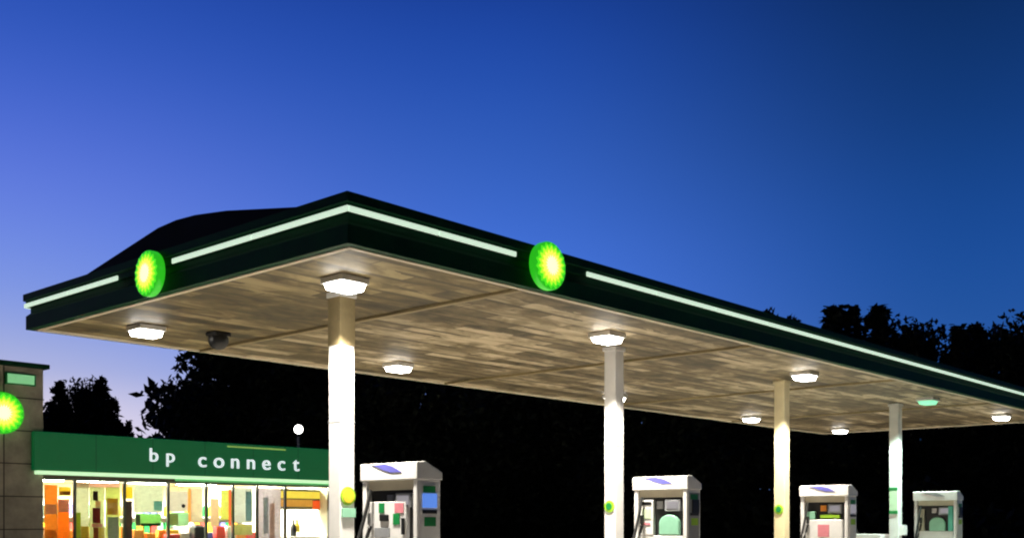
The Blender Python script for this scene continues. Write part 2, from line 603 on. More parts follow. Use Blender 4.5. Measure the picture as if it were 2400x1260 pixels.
# columns
for i, u in enumerate(ISL):
    cs_ = .117
    c = box(-cs_, cs_, -cs_, cs_, .15, ZS + .02, .012)
    c.box(-cs_ - .03, cs_ + .03, -cs_ - .03, cs_ + .03, .15, .22, .01)
    c.box(-cs_ - .02, cs_ + .02, -cs_ - .02, cs_ + .02, ZS - .05, ZS + .018, .005)
    co = c.build('column', M['creamcol'] if i == 2 else M['white'], canopy)
    co.location = (u, COLV, 0)
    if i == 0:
        box(-cs_ - .006, cs_ + .006, -cs_ - .006, cs_ + .006, ZS - (.66 if i == 0 else .5), ZS - .052, .004).build('column_top_shade', M['tan'] if i == 0 else M['tan2'], co)  # shade on the unlit column top, put in as a tan sleeve
    jb = box(-cs_ - .003, cs_ + .003, -cs_ - .003, cs_ + .003, 2.86, 2.872)      # cladding joint
    jb.build('cladding_joint', M['pumpgrey'], co)
    if i == 0:
        m = MB(); disc(m, .118, -.02, 0, 'y', 0, 1.93, 32, .005); o = m.build('badge', M['lime'], co); o.location = (0, -cs_, 0)
        m = MB(); disc(m, .088, -.028, -.015, 'y', 0, 1.93, 32, .003); o = m.build('badge_face', M['yellow'], co); o.location = (0, -cs_, 0)
        m = MB(); m.box(-.10, .11, -.034, 0, 1.66, 1.775, .004); o = m.build('number_plate', M['mint'], co); o.location = (0, -cs_, 0)
    elif i < 3:
        m = MB(); disc(m, .10, -.025, 0, 'x', 0, 1.86, 32, .005); o = m.build('badge', M['lime'], co); o.location = (-cs_, 0, 0)
        m = MB(); disc(m, .06, -.036, -.018, 'x', 0, 1.86, 32, .003); o = m.build('badge_face', M['green'], co); o.location = (-cs_, 0, 0)
    else:
        m = box(-.02, 0, -.10, .10, 1.82, 2.42, .003); o = m.build('notice_board', mat('pale_green_board', (.55, .72, .5), .4, noise=.1), co); o.location = (-cs_, 0, 0)
        for q in ((2.38, 2.45), (1.80, 1.88)):
            o = box(-.028, 0, -.105, .105, *q, .003).build('board_edge', M['green'], co); o.location = (-cs_, 0, 0)
        m = MB().tube([(cs_ + .06, .03, .16), (cs_ + .06, .03, ZS)], .05, 10); m.build('downpipe', M['brown'], co)
        m = box(-.06, .14, -cs_ - .12, -cs_, 1.28, 1.52, .01); m.build('switch_box', M['white'], co)

# ------------------------------------------------------------------ canopy lamps
LAMPS = [(1.07, 1.36, 'white square ceiling lamp beside the top of the first and nearest column', 0),
         (6.2, 1.31, 'white square ceiling lamp beside the top of the second column', 0),
         (12.3, 1.10, 'cream white square ceiling lamp near the third column at the long canopy edge', 0),
         (18.3, 1.0, 'dim turquoise ceiling lamp near the fourth column', 1),
         (23.5, 1.0, 'white ceiling lamp beyond the turquoise one, at the far end of the long canopy edge', 0),
         (1.12, 6.07, 'white ceiling lamp in the far left corner of the canopy near the dark camera dome', 0),
         (6.18, 6.1, 'white ceiling lamp at the back canopy edge just right of the nearest column', 0),
         (12.84, 6.1, 'white ceiling lamp at the back canopy edge behind the second column', 0),
         (19.4, 6.3, 'white ceiling lamp at the back canopy edge just left of the third column', 0),
         (24.7, 6.2, 'white ceiling lamp at the back canopy edge between the third and fourth columns', 0)]
hs = box(-.21, .21, -.21, .21, ZS - .06, ZS + .019, .012)
ls = MB().prism([(-.18, ZS - .055), (-.13, ZS - .135), (.13, ZS - .135), (.18, ZS - .055)], 'x', -.18, .18, .01)
hs_o = ls_o = None
for u, v, lab, gr in LAMPS:
    t = thing('ceiling_lamp', lab, 'ceiling lamp', u, v, 0, group='square lamps set in the canopy ceiling')
    if hs_o is None:
        hs_o = hs.build('housing', M['pumpwhite'], t)
        ls_o = ls.build('lens', M['lens'], t)
        lens2 = ls_o.data.copy(); lens2.materials[0] = M['lens_green']
    else:
        o = hs_o.copy(); C.objects.link(o); o.parent = t
        o = ls_o.copy(); C.objects.link(o); o.parent = t
        if gr:
            o.data = lens2
    ld = bpy.data.lights.new('lamp_light', 'SPOT')
    ld.energy = 1500 if gr else 1800
    ld.color = (.72, 1, .86) if gr else (1.0, .93, .80)
    ld.spot_size = R(124)
    ld.spot_blend = .25
    ld.shadow_soft_size = .16
    lo = bpy.data.objects.new('lamp_light', ld)
    C.objects.link(lo)
    lo.parent = t
    lo.location = (0, 0, ZS - .16)

# dark dome camera at the back left of the soffit
t = thing('security_camera', 'small dark dome camera under the back left edge of the canopy ceiling', 'security camera', 2.15, 5.75, 0)
box(-.14, .14, -.14, .14, ZS - .04, ZS + .018, .01).build('mount', M['black'], t)
m = MB()
bs = bmesh.new(); bmesh.ops.create_uvsphere(bs, u_segments=20, v_segments=12, radius=.16)
bmesh.ops.translate(bs, verts=bs.verts, vec=(0, 0, ZS - .09)); m.merge(bs)
m.build('dome', M['black'], t, True)

# ------------------------------------------------------------------ pump islands and pumps
for u in ISL:
    pts = []
    for k in range(9):
        a = math.pi * k / 8
        pts.append((u + .55 * math.cos(a), 3.4 + .55 * math.sin(a)))
    for k in range(9):
        a = math.pi + math.pi * k / 8
        pts.append((u + .55 * math.cos(a), -.1 + .55 * math.sin(a)))
    structure(MB().prism(pts, 'z', 0.001, .15, .015), 'island_kerb', M['kerb'])

PZ = .15


def make_pump(label, kind, u, v):
    t = thing('fuel_pump', label, 'fuel pump', u, v, PZ, group='fuel pumps under the canopy')
    z = -PZ
    D, W = .19, .50
    box(-D + .02, D - .02, -W + .02, W - .02, 0, .10, .008).build('plinth', M['black'], t)
    box(-D + .03, D - .03, -W + .03, W - .03, .10, 1.08, .015).build('lower_cabinet', M['pumpwhite'], t)
    # header: wedge higher at the lane side nearest the road
    MB().prism([(-D - .02, 1.955), (-D - .02, 2.165), (-D + .12, 2.175), (D + .02, 2.05), (D + .02, 1.955)], 'y', -W - .02, W + .02, .012).build('header', M['pumpwhite'], t)
    hg = MB()
    # swoosh printed on the header front
    pts = [(.30, 2.150), (.06, 2.155), (-.10, 2.115), (-.24, 2.050), (-.06, 2.045), (.10, 2.085), (.20, 2.120)]
    hg.prism(pts, 'x', -D - .026, -D - .015)
    hg.build('header_print', M['lavender'] if kind != 3 else M['pumpgrey'], t)
    box(-D + .04, D - .04, -W + .04, W - .04, 1.84, 1.953, .006).build('header_base', M['cream'], t)
    for s in (-1, 1):
        y0, y1 = (W - .075, W) if s > 0 else (-W, -W + .075)
        pb = box(-D, D, y0, y1, .12, 1.955, .012)
        pb.build('post', M['pumpwhite'], t)
    # recess with display head
    box(-.10, .10, -W + .076, W - .076, 1.08, 1.838).build('recess_panel', M['black'], t)
    for s in (-1, 1):
        x0, x1 = sorted((s * .101, s * .15))
        ds = box(x0, x1, -.34, -.06, 1.62, 1.80, .01).build('display', M['pumpgrey'], t)
        x0, x1 = sorted((s * .151, s * .158))
        box(x0, x1, -.31, -.10, 1.66, 1.77, .002).build('display_glass', M['greyscreen'], ds)
        kp = box(*sorted((s * .101, s * .14)), -.02, .10, 1.66, 1.78, .008).build('keypad', M['steel'] if kind != 2 else M['orange'], t)
    if kind == 0:
        x0 = -.16
        box(x0, .16, -.27, W - .10, 1.085, 1.70, .012).build('sticker_panel', M['pumpwhite'], t)
        for q in ((.12, .22, 1.56, 1.68), (-.16, -.04, 1.42, 1.55)):
            box(x0 - .008, x0 + .01, *q, .002).build('green_sticker', M['green'], t)
        box(x0 - .008, x0 + .01, -.23, -.07, 1.56, 1.68, .002).build('pink_sticker', M['pink'], t)
        box(x0 - .02, x0 + .01, .04, .20, 1.46, 1.54, .01).build('card_slot', M['black'], t)
        box(x0 - .02, x0 + .01, -.25, -.20, 1.30, 1.50, .006).build('receipt_slot', M['black'], t)
        box(x0 - .008, x0 + .01, .02, .30, 1.26, 1.38, .002).build('notice', M['pumpgrey'], t)
    elif kind in (1, 3):
        vc = -.14 if kind == 1 else -.03
        pts = []
        for k in range(13):
            a = math.pi * k / 12
            pts.append((vc + .19 * math.cos(a), 1.42 + .15 * math.sin(a)))
        pts += [(vc - .19, 1.24), (vc + .19, 1.24)]
        MB().prism(pts, 'x', -.16, .16, .025).build('rounded_panel', M['mint'], t)
        box(-.155, .155, -W + .101, W - .101, 1.082, 1.238, .01).build('shelf', M['pumpwhite'], t)
        if kind == 1:
            sp = box(-.165, .165, .15, W - .101, 1.24, 1.80, .012).build('side_panel', M['pumpwhite'], t)
            box(-.175, -.16, .18, .37, 1.72, 1.77, .003).build('card_slot', M['black'], sp)
            box(-.175, -.16, .19, .36, 1.50, 1.66, .003).build('green_sticker', mat('pale_green_sticker', (.62, .74, .5), .45, noise=.15, nscale=14), sp)
            box(-.175, -.16, .20, .36, 1.40, 1.44, .003).build('pink_sticker', M['pink'], sp)
        else:
            box(-.165, .165, .27, W - .101, 1.24, 1.76, .012).build('side_panel', M['cream'], t)
            box(-.165, .165, -W + .101, -.29, 1.24, 1.82, .012).build('side_panel', mat('teal_panel', (.12, .55, .42), .35, noise=.12, nscale=5), t)
    else:
        box(-.165, .165, -W + .13, W - .102, 1.085, 1.50, .012).build('sticker_panel', M['pumpwhite'], t)
        box(-.172, -.16, -.10, .14, 1.16, 1.40, .004).build('pink_sticker', M['pink'], t)
        box(-.15, -.10, -.30, .10, 1.53, 1.59, .004).build('green_sticker', M['lime'], t)
        box(-.16, .16, .20, W - .101, 1.505, 1.66, .01).build('side_panel', M['mint'], t)
    # end face towards the road: card terminal
    e = -W
    ep = box(-D + .05, D - .05, e - .012, e, .55, 1.90, .004).build('end_panel', M['pumpwhite'] if kind != 1 else M['pumpgrey'], t)
    box(-D + .08, D - .10, e - .02, e - .005, 1.80, 1.88, .003).build('end_sticker', M['green'], ep)
    if kind in (0, 2):
        box(-D + .07, D - .08, e - .03, e - .005, 1.62, 1.79, .006).build('card_screen', M['screen'] if kind == 0 else M['greyscreen'], ep)
    else:
        box(-D + .12, D - .07, e - .03, e - .005, 1.58, 1.80, .006).build('card_screen', M['black'], ep)
    box(-D + .07, D - .08, e - .026, e - .005, 1.55, 1.595, .004).build('card_reader', M['black'], ep)
    box(-D + .10, D - .09, e - .018, e - .005, 1.40, 1.51, .003).build('end_sticker', M['lime'] if kind else M['green'], ep)
    # nozzle and hose on each long side
    for s in (-1, 1):
        nz = MB().tube([(s * .19, .33, 1.52), (s * .21, .33, 1.44), (s * .24, .33, 1.38)], [.02, .028, .022], 8)
        nz.box(*sorted((s * .19, s * .235)), .305, .355, 1.42, 1.56, .01)
        nz.build('nozzle', M['rubber'] if kind != 0 else M['steel'], t)
        pts = []
        for k in range(15):
            q = k / 14
            pts.append((s * (.20 + .22 * math.sin(math.pi * q)), .33 + .06 * math.sin(math.pi * q), 1.84 - 2.4 * q * (1 - q) * (1 - .1 * q) * 1.1 + (-.44) * q))
        MB().tube(pts, .022, 8).build('hose', M['rubber'], t)
    return t


PV = .87
make_pump('nearest white fuel pump with a blue card screen, beside the first column', 0, ISL[0] + .14, PV + .22)
make_pump('white fuel pump with rounded mint panel and lavender print, beside the second column', 1, ISL[1] - .2, PV)
make_pump('white fuel pump with orange keypad and pink sticker, beside the third column', 2, ISL[2] - .34, PV)
make_pump('farthest white fuel pump with rounded mint panel and grey header print, beside the fourth column', 3, ISL[3] - .38, PV)

# service unit on the last island
t = thing('service_unit', 'white service cabinet on the farthest pump island behind its column', 'service cabinet', ISL[3], 2.75, .15)
box(-.25, .25, -.40, .40, 0, 1.02, .02).build('cabinet', M['pumpwhite'], t)
box(-.28, .28, -.43, .43, 1.02, 1.15, .02).build('lid', M['pumpwhite'], t)
box(-.262, -.24, -.22, .22, .68, .92, .004).build('opening', M['black'], t)

# ------------------------------------------------------------------ shop
FV = 15.15
UL, UR, DEP = 3.66, 11.95, 8.0
shop = thing('shop_building', 'brightly lit forecourt shop with glass front and dark green sign board', 'shop', 0, 0)
TOPZ = 3.45
w = box(UL, UR, FV + DEP - .2, FV + DEP, 0, TOPZ); w.build('back_wall', M['wallpaint'], shop)
w = box(UR - .2, UR, FV, FV + DEP - .201, 0, TOPZ); w.build('side_wall', M['wallpaint'], shop)
w = box(UL - .3, UL - .1, FV + .9, FV + DEP, 0, TOPZ); w.build('side_wall', M['wallpaint'], shop)
box(UL, UR - .2, FV + .01, FV + DEP - .2, -.1, .04).build('floor', M['shopfloor'], shop)
box(UL - .1, UR - .2, FV + .02, FV + DEP - .2, 2.78, 2.84).build('ceiling', M['wallpaint'], shop)
box(UL - .35, UR + .1, FV - .05, FV + DEP + .1, TOPZ, TOPZ + .12, .01).build('roof', M['roof'], shop)
MB().tube([(4.3, 17.2, TOPZ + .1), (4.3, 17.2, 4.35)], .06, 10).build('vent_pipe', M['steel'], shop)
box(UL, UR, FV - .02, FV + .12, 0.0, .32, .01).build('plinth', M['stone'], shop)
box(UL, UR, FV - .02, FV + .12, 2.60, 2.78, .006).build('window_head', M['brown'], shop)
box(UL, UR, FV - .03, FV + .13, 2.78, TOPZ).build('front_wall', M['mullion'], shop)
tw = box(.4, 3.68, FV - .06, FV + 2.5, 0, 5.0, .02)
tower = tw.build('tower', M['stone'], shop)
tg = MB()
for k in range(1, 7):
    tg.box(.39, 3.69, FV - .066, FV - .05, k * .72 - .012, k * .72 + .012)
for k in range(1, 4):
    tg.box(.4 + k * .8, .424 + k * .8, FV - .0665, FV - .05, 0.01, 4.99)
tg.build('joint', mat('dark_joint', (.06, .05, .04), .8, noise=.2), tower)
box(.3, 3.78, FV - .16, FV + 2.6, 5.0, 5.1, .01).build('coping', M['fascia'], tower)
# bays
edges = [UL, 4.44, 5.66, 6.80, 7.86, 8.64, 9.38, 10.27, 11.75]
for a, b_ in zip(edges, edges[1:]):
    wf = box(a, a + .025, FV, FV + .09, .32, 2.60, .004)
    wf.box(b_ - .024, b_ - .001, FV, FV + .09, .32, 2.60, .004)
    wf.box(a + .036, b_ - .035, FV, FV + .09, .32, .37, .004)
    wf.box(a + .036, b_ - .035, FV, FV + .09, 2.55, 2.599, .004)
    wo_ = wf.build('window', M['mullion'], shop)
    box(a + .03, b_ - .03, FV + .04, FV + .05, .36, 2.56).build('pane', M['glass'], wo_)
# interior ceiling light panels
lp = None
for k, uu in enumerate((4.6, 6.2, 7.8, 9.4, 11.0)):
    for j, vv in enumerate((FV + .95, FV + 3.2, FV + 5.6)):
        if lp is None:
            lp = thing('shop_light', 'bright ceiling panel light inside the shop', 'ceiling light', uu, vv, 2.78, group='panel lights on the shop ceiling')
            box(-.55, .55, -.3, .3, -.035, -.002, .004).build('frame', M['white'], lp)
            box(-.51, .51, -.26, .26, -.042, -.02, .003).build('diffuser', M['ceilpanel'], lp)
        else:
            c = copy_tree(lp); c.location = P(uu, vv, 2.78)

# sign board of the shop
sg = thing('shop_sign', 'long dark green lit sign board with white letters over the shop window', 'shop sign', 0, 0)
box(3.40, 11.93, FV - .22, FV - .07, 2.74, 3.60, .012).build('board', M['signgreen'], sg)
jt = MB()
for k in range(1, 6):
    jt.box(3.40 + k * 1.42, 3.412 + k * 1.42, FV - .2215, FV - .2, 2.75, 3.59)
jt.build('panel_joint', mat('sign_joint', (.002, .03, .012), .6, noise=.1), sg)
box(3.45, 11.90, FV - .27, FV - .10, 2.655, 2.735, .015).build('strip_light', M['striplight'], sg)
box(6.9, 11.88, FV - .25, FV - .10, 2.60, 2.65, .008).build('green_strip', M['stripgreen'], sg)
box(8.3, 10.1, FV - .235, FV - .21, 3.50, 3.535, .004).build('lime_lit_line', M['limelitline'], sg)  # lit line near the board top, put in as a glowing strip
for txt, u0, pitch, zb, sz in (('bp', 6.04, .44, 3.05, .46), ('connect', 7.34, .475, 2.97, .53)):
    for k, ch in enumerate(txt):
        cu = bpy.data.curves.new('letter', 'FONT')
        cu.body = ch
        cu.extrude = .02
        cu.offset = .004
        cu.align_x = 'CENTER'
        to = bpy.data.objects.new('letter_curve', cu)
        C.objects.link(to)
        bpy.context.view_layer.update()
        me = bpy.data.meshes.new_from_object(to.evaluated_get(bpy.context.evaluated_depsgraph_get()))
        bpy.data.objects.remove(to)
        for v in me.vertices:
            x, y, z = v.co
            v.co = (u0 + pitch * (k + .5) + x * sz * 1.12, FV - .235 - z, zb + y * sz)
        me.materials.append(M['letters'])
        o = bpy.data.objects.new('letter', me)
        C.objects.link(o)
        o.parent = sg

# sunburst sign and small sign on the tower
emblem('emblem_sign', 'large round green and yellow sunburst sign on the stone tower at the left edge', 'y', .45, .14, 2.74, FV - .07, 3.95)
t = thing('tower_sign', 'small pale green lit sign above the large sunburst on the stone tower', 'sign', 3.15, FV - .07, 4.72)
box(-.33, .33, -.06, 0, -.13, .13, .01).build('sign_case', M['green'], t)
box(-.29, .29, -.075, -.04, -.10, .10, .004).build('sign_face', mat('tower_sign_face', (.3, .6, .4), .4, emit=lin(120, 190, 130), estr=.8, noise=.2, nscale=6), t)

# -------- things seen through the shop window
V0 = FV + .16


def poster(name, m, label, cat, u0, u1, z0, z1, dv=.0, group=None):
    t = thing(name, label, cat, (u0 + u1) / 2, V0 + dv, z0, group=group)
    w_ = (u1 - u0) / 2
    box(-w_, w_, 0, .012, 0, z1 - z0, .002).build('sheet', m, t)
    return t


def pm(name, c):
    key = 'print_' + name
    if key in MATS:
        return MATS[key]
    m_ = mat(key, c, .45, noise=.16, nscale=7, stretch=(1, 1, 2.5))
    t_ = m_.node_tree          # thin paper: part of the shop light comes through it
    p_ = t_.nodes['Principled BSDF']
    tl = N(t_, 'ShaderNodeBsdfTranslucent')
    t_.links.new(p_.inputs['Base Color'].links[0].from_socket, tl.inputs[0])
    mx_ = N(t_, 'ShaderNodeMixShader')
    mx_.inputs[0].default_value = .6
    out = [n for n in t_.nodes if n.type == 'OUTPUT_MATERIAL'][0]
    t_.links.new(p_.outputs[0], mx_.inputs[1])
    t_.links.new(tl.outputs[0], mx_.inputs[2])
    t_.links.new(mx_.outputs[0], out.inputs[0])
    return m_


def extra(t, nm, m, x0, x1, z0, z1):
    box(x0, x1, -.008, .004, z0, z1, .002).build(nm, m, t)


t = poster('poster', pm('or', (.80, .42, .10)), 'tall orange banner at the left end of the shop window', 'banner', 3.80, 4.10, .5, 2.44)
extra(t, 'pale_field', pm('cream', (.80, .72, .55)), -.13, .13, 1.28, 1.50)
extra(t, 'yellow_field', pm('yel', (.85, .62, .10)), -.13, .10, .35, .92)
t = poster('poster', pm('or2', (.84, .36, .05)), 'orange poster with white top beside the tall orange banner', 'poster', 4.13, 4.40, .9, 2.12, .05)
extra(t, 'white_field', pm('wh', (.8, .78, .72)), -.12, .12, .93, 1.2)
t = poster('hanging_sign', pm('yel2', (.82, .66, .12)), 'small yellow and brown hanging sign at the top left of the shop window', 'hanging sign', 4.13, 4.41, 2.20, 2.40)
extra(t, 'brown_field', pm('br', (.42, .22, .05)), -.12, .13, .02, .10)
t = poster('poster', pm('pg', (.80, .82, .66)), 'white and lime poster left of the poster with the dark red block', 'poster', 4.50, 4.84, .7, 2.50)
extra(t, 'lime_field', pm('lime', (.62, .72, .10)), -.16, -.03, .1, 1.12)
extra(t, 'yellow_field', pm('yel3', (.86, .68, .16)), -.02, .16, .1, .80)
t = poster('poster', pm('ylg', (.74, .78, .50)), 'yellow green poster with a dark brown block over a dark red block', 'poster', 4.86, 5.22, .7, 2.42)
extra(t, 'brown_field', pm('dbr', (.10, .045, .02)), -.10, .02, 1.40, 1.62)
extra(t, 'skin_field', pm('skin', (.80, .56, .40)), -.04, .09, 1.24, 1.39)
extra(t, 'red_field', pm('dred', (.26, .03, .02)), -.11, .08, .87, 1.23)
extra(t, 'pink_field', pm('pk', (.8, .42, .45)), -.13, .13, .78, .86)
extra(t, 'yellow_field', pm('yel3', (.86, .68, .16)), .04, .17, .1, .77)
extra(t, 'brown_field', pm('rb', (.5, .16, .05)), -.09, .03, .1, .77)
t = poster('poster', pm('am', (.72, .76, .36)), 'pale green poster with an amber block above a grey blue block', 'poster', 5.25, 5.61, .8, 2.42)
extra(t, 'amber_field', pm('amb', (.66, .42, .06)), -.14, .12, .97, 1.36)
extra(t, 'grey_blue_field', pm('gb', (.42, .46, .56)), -.13, .14, .42, .92)
t = single(box(-.09, .09, 0, .05, 0, 1.75, .01), 'display_column', M['brown'], 'narrow dark red display column right of the amber poster', 'display stand', 5.84, V0, .35)
t = poster('poster', pm('wg', (.80, .84, .72)), 'large white poster with pale green wash above the green sign box', 'poster', 5.96, 6.73, 1.83, 2.50)
extra(t, 'pale_blue_field', pm('pb', (.45, .76, .78)), .14, .36, .05, .28)
t = poster('sign_box', pm('gr', (.34, .56, .25)), 'green sign box with dark green edges under the large white poster', 'sign', 6.02, 6.70, 1.50, 1.80, .03)
extra(t, 'dark_edge', pm('dg', (.01, .10, .01)), -.33, -.22, .02, .28)
extra(t, 'dark_edge', pm('dg', (.01, .10, .01)), -.20, .33, .0, .07)
t = poster('poster', pm('wh2', (.82, .80, .74)), 'white poster with one black dot above a mint panel', 'poster', 6.86, 7.42, 1.86, 2.36)
m = MB(); disc(m, .05, -.012, .004, 'y', .15, .14, 20); m.build('black_dot', M['black'], t)
t = poster('poster', pm('mn', (.52, .74, .54)), 'mint and straw panel beneath the white poster with the black dot', 'poster', 6.86, 7.45, 1.50, 1.84, .02)
extra(t, 'straw_field', pm('st', (.78, .70, .42)), -.28, .0, .03, .30)
single(box(-.18, .18, 0, .2, 0, .4, .02), 'carton', M['red'], 'red carton at the bottom of the window below the mint panel', 'carton', 7.06, V0 + .05, .9)
poster('poster', pm('cr', (.85, .80, .66)), 'plain cream poster directly above the black display stand', 'poster', 7.50, 7.83, 1.60, 2.44)
single(box(-.16, .16, 0, .28, 0, 1.45, .03).box(-.12, .12, .04, .24, 1.45, 1.49, .01), 'display_stand', M['black'], 'black display stand low in the window under the cream poster', 'display stand', 7.83, V0 + .1, .04)
t = poster('poster', pm('bg', (.74, .62, .46)), 'narrow beige poster right of the black display stand', 'poster', 8.06, 8.31, 1.49, 2.20)
t = poster('poster', pm('lm', (.78, .82, .34)), 'narrow lime yellow poster beside the beige poster', 'poster', 8.37, 8.60, 1.66, 2.42)
t = poster('poster', pm('pbl', (.80, .84, .80)), 'white and pale blue poster between two dark window posts', 'poster', 8.72, 9.32, 1.58, 2.48)
extra(t, 'blue_field', pm('pb2', (.44, .62, .66)), .09, .28, .05, .82)
t = poster('sign_box', pm('ol', (.46, .46, .22)), 'olive panel under the white and pale blue poster', 'sign', 8.74, 9.34, 1.26, 1.54, .02)
t = poster('poster', pm('li', (.80, .76, .82)), 'tall lilac white poster left of the yellow and orange menu sign', 'poster', 9.46, 10.22, .8, 2.50)
extra(t, 'grey_field', pm('lg', (.60, .64, .66)), -.18, -.02, .5, 1.45)
extra(t, 'peach_field', pm('pe', (.86, .70, .60)), .02, .18, .3, 1.30)
t = thing('menu_sign', 'yellow and orange lit menu sign at the right end of the shop window', 'menu sign', 11.0, V0 + .3, 1.95)
box(-.80, .88, 0, .10, 0, .56, .01).build('sign_case', M['mullion'], t)
box(-.79, .87, -.01, .02, .30, .50, .004).build('yellow_panel', mat('menu_yellow', (.8, .6, .1), .4, emit=lin(246, 214, 70), estr=.85, noise=.2, nscale=3), t)
box(-.79, .50, -.01, .02, .07, .27, .004).build('orange_panel', mat('menu_orange', (.6, .3, .05), .4, emit=lin(206, 140, 56), estr=.8, noise=.3, nscale=3), t)
box(.51, .87, -.012, .02, .02, .25, .004).build('red_panel', mat('menu_red', (.7, .1, .02), .4, emit=lin(226, 74, 20), estr=.9), t)
for (uu, zz, hh, mm, lab) in ((10.45, 1.35, .36, 'white', 'white jug on the counter under the menu sign'), (11.0, 1.30, .44, 'black', 'tall dark bottle on the counter under the menu sign'),
                              (11.12, 1.42, .30, 'yellow', 'yellow bottle beside the tall dark bottle under the menu sign')):
    t = thing('bottle', lab, 'bottle', uu, V0 + .5, zz - .10)
    MB().tube([(0, 0, 0), (0, 0, hh * .62), (0, 0, hh * .78), (0, 0, hh)], [.085, .085, .035, .03], 14).build('body', M[mm], t, True)
    MB().tube([(0, 0, hh), (0, 0, hh + .04)], .036, 12).build('cap', M['red'] if mm != 'black' else M['pumpgrey'], t)
t = thing('counter', 'pale service counter inside the shop beneath the menu sign', 'counter', 11.0, V0 + .5, .04)
box(-.85, .72, -.18, .35, 0, 1.08, .01).build('base', M['wallpaint'], t)
box(-.88, .74, -.22, .38, 1.08, 1.15, .01).build('worktop', M['pumpgrey'], t)

single(box(-3.95, 3.75, -.15, .22, 0, .05, .01), 'window_ledge', M['wallpaint'], 'long pale ledge carrying cartons inside the shop window', 'ledge', 7.75, V0 + .42, 1.02)
rnd = random.Random(9)
ct = {}
x = 3.98
cc = [('yellow', 'yellow'), ('orange', 'orange'), ('red', 'red'), ('lavender', 'blue'), ('lime', 'lime'), ('yellow', 'yellow'), ('orange', 'orange'), ('white', 'white')]
while x < 10.2:
    mm, cn = rnd.choice(cc)
    hh = rnd.choice((.26, .34, .42))
    if (mm, hh) not in ct:
        o = MB().box(-.13, .13, -.09, .09, 0, hh, .008).box(-.132, .132, -.092, -.088, hh * .35, hh * .6).build('carton', M[mm])
        ct[(mm, hh)] = o
    else:
        o = ct[(mm, hh)].copy(); C.objects.link(o)
    o.location = P(x, V0 + .44, 1.07)
    o.rotation_euler = (0, 0, ANG + rnd.uniform(-.1, .1))
    tag(o, cn + ' carton standing on the long ledge inside the shop window', 'carton', cn + ' cartons on the window ledge')
    x += rnd.uniform(.29, .36)
for u0, u1, z0, z1, c_, nm, lab in ((4.47, 5.62, 2.40, 2.53, (.85, .62, .52), 'pinkc', 'pale pink header strip above the posters at the left of the shop window'),
                                    (5.68, 5.95, 2.16, 2.44, (.84, .70, .12), 'yel5', 'small yellow poster above the dark red display column'),
                                    (7.44, 7.52, 1.6, 2.44, (.86, .5, .2), 'orr', 'thin orange strip poster left of the plain cream poster'),
                                    (8.62, 8.71, 1.5, 2.44, (.82, .28, .16), 'rds', 'thin red strip poster right of the lime yellow poster')):
    poster('poster', pm(nm, c_), lab, 'poster', u0, u1, z0, z1, .03)

# shelf units with packets
rnd = random.Random(4)
pcol = [('red', 'red'), ('yellow', 'yellow'), ('orange', 'orange'), ('white', 'white'), ('green', 'green'), ('lavender', 'blue'), ('lime', 'lime'), ('mint', 'mint')]
pk_mesh = {}
for si, (uu, vv) in enumerate(((5.1, FV + 2.0), (7.3, FV + 2.3), (9.3, FV + 2.1))):
    t = thing('shelf_unit', ['left', 'middle', 'right'][si] + ' one of three tall white shelf units inside the shop', 'shelf unit', uu, vv, .04, group='shelf units in the shop')
    box(-.95, .95, .17, .20, 0, 2.1, .004).build('back_panel', M['white'], t)
    for zz in (.35, .8, 1.25, 1.7):
        box(-.95, .95, -.2, .168, zz - .03, zz, .004).build('shelf', M['white'], t)
    box(-.97, -.951, -.2, .2, 0, 2.1).build('side_panel', M['white'], t)
    box(.951, .97, -.2, .2, 0, 2.1).build('side_panel', M['white'], t)
    for zz in (1.25, 1.7):
        x = -.86
        while x < .86:
            mm, cn = rnd.choice(pcol)
            if mm not in pk_mesh:
                pk_mesh[mm] = MB().prism([(-.08, 0), (.08, 0), (.08, .27), (.05, .30), (-.05, .30), (-.08, .27)], 'y', -.05, .05, .004).build('packet', M[mm])
                o = pk_mesh[mm]
            else:
                o = pk_mesh[mm].copy(); C.objects.link(o)
            o.location = P(uu + CU.dot(CU * x), vv - .06, .04 + zz)
            o.rotation_euler = (0, 0, ANG)
            tag(o, cn + ' packet on the white shelf units inside the shop', 'packet', cn + ' packets on the shop shelves')
            x += rnd.uniform(.18, .22)

# ------------------------------------------------------------------ street lamp behind the shop
t = bpy.data.objects.new('street_lamp', None); C.objects.link(t); t.location = (-8.3, 42, 0)
tag(t, 'bright white street lamp on a thin pole behind the shop sign', 'street lamp')
MB().tube([(0, 0, 0), (0, 0, .4), (0, 0, 5.0)], [.09, .07, .045], 10).build('pole', M['steel'], t)
m = MB(); bs = bmesh.new(); bmesh.ops.create_uvsphere(bs, u_segments=16, v_segments=10, radius=.17); bmesh.ops.translate(bs, verts=bs.verts, vec=(0, 0, 5.2)); m.merge(bs)
m.build('globe', mat('street_globe', (.8, .8, .8), .3, emit=(1, .97, .9), estr=9), t, True)
MB().tube([(0, 0, 4.9), (0, 0, 5.02)], [.06, .12], 12).build('collar', M['steel'], t)


# ------------------------------------------------------------------ trees
def leaf_mesh(name, centres, size, rn, m, flat=0.0):
    vs, fs = [], []
    for c in centres:
        s_ = size * rn.uniform(.6, 1.35)
        d = Vector((rn.gauss(0, 1), rn.gauss(0, 1), rn.gauss(0, 1) * (1 - flat))).normalized()
        e = d.cross(Vector((rn.gauss(0, 1), rn.gauss(0, 1), rn.gauss(0, 1)))).normalized()
        a = Vector(c)
        i = len(vs)
        vs += [a - d * s_, a + e * s_ * .45, a + d * s_, a - e * s_ * .45]
        fs.append((i, i + 1, i + 2, i + 3))
    me = bpy.data.meshes.new(name)
    me.from_pydata([tuple(v) for v in vs], [], fs)
    me.materials.append(m)
    return me


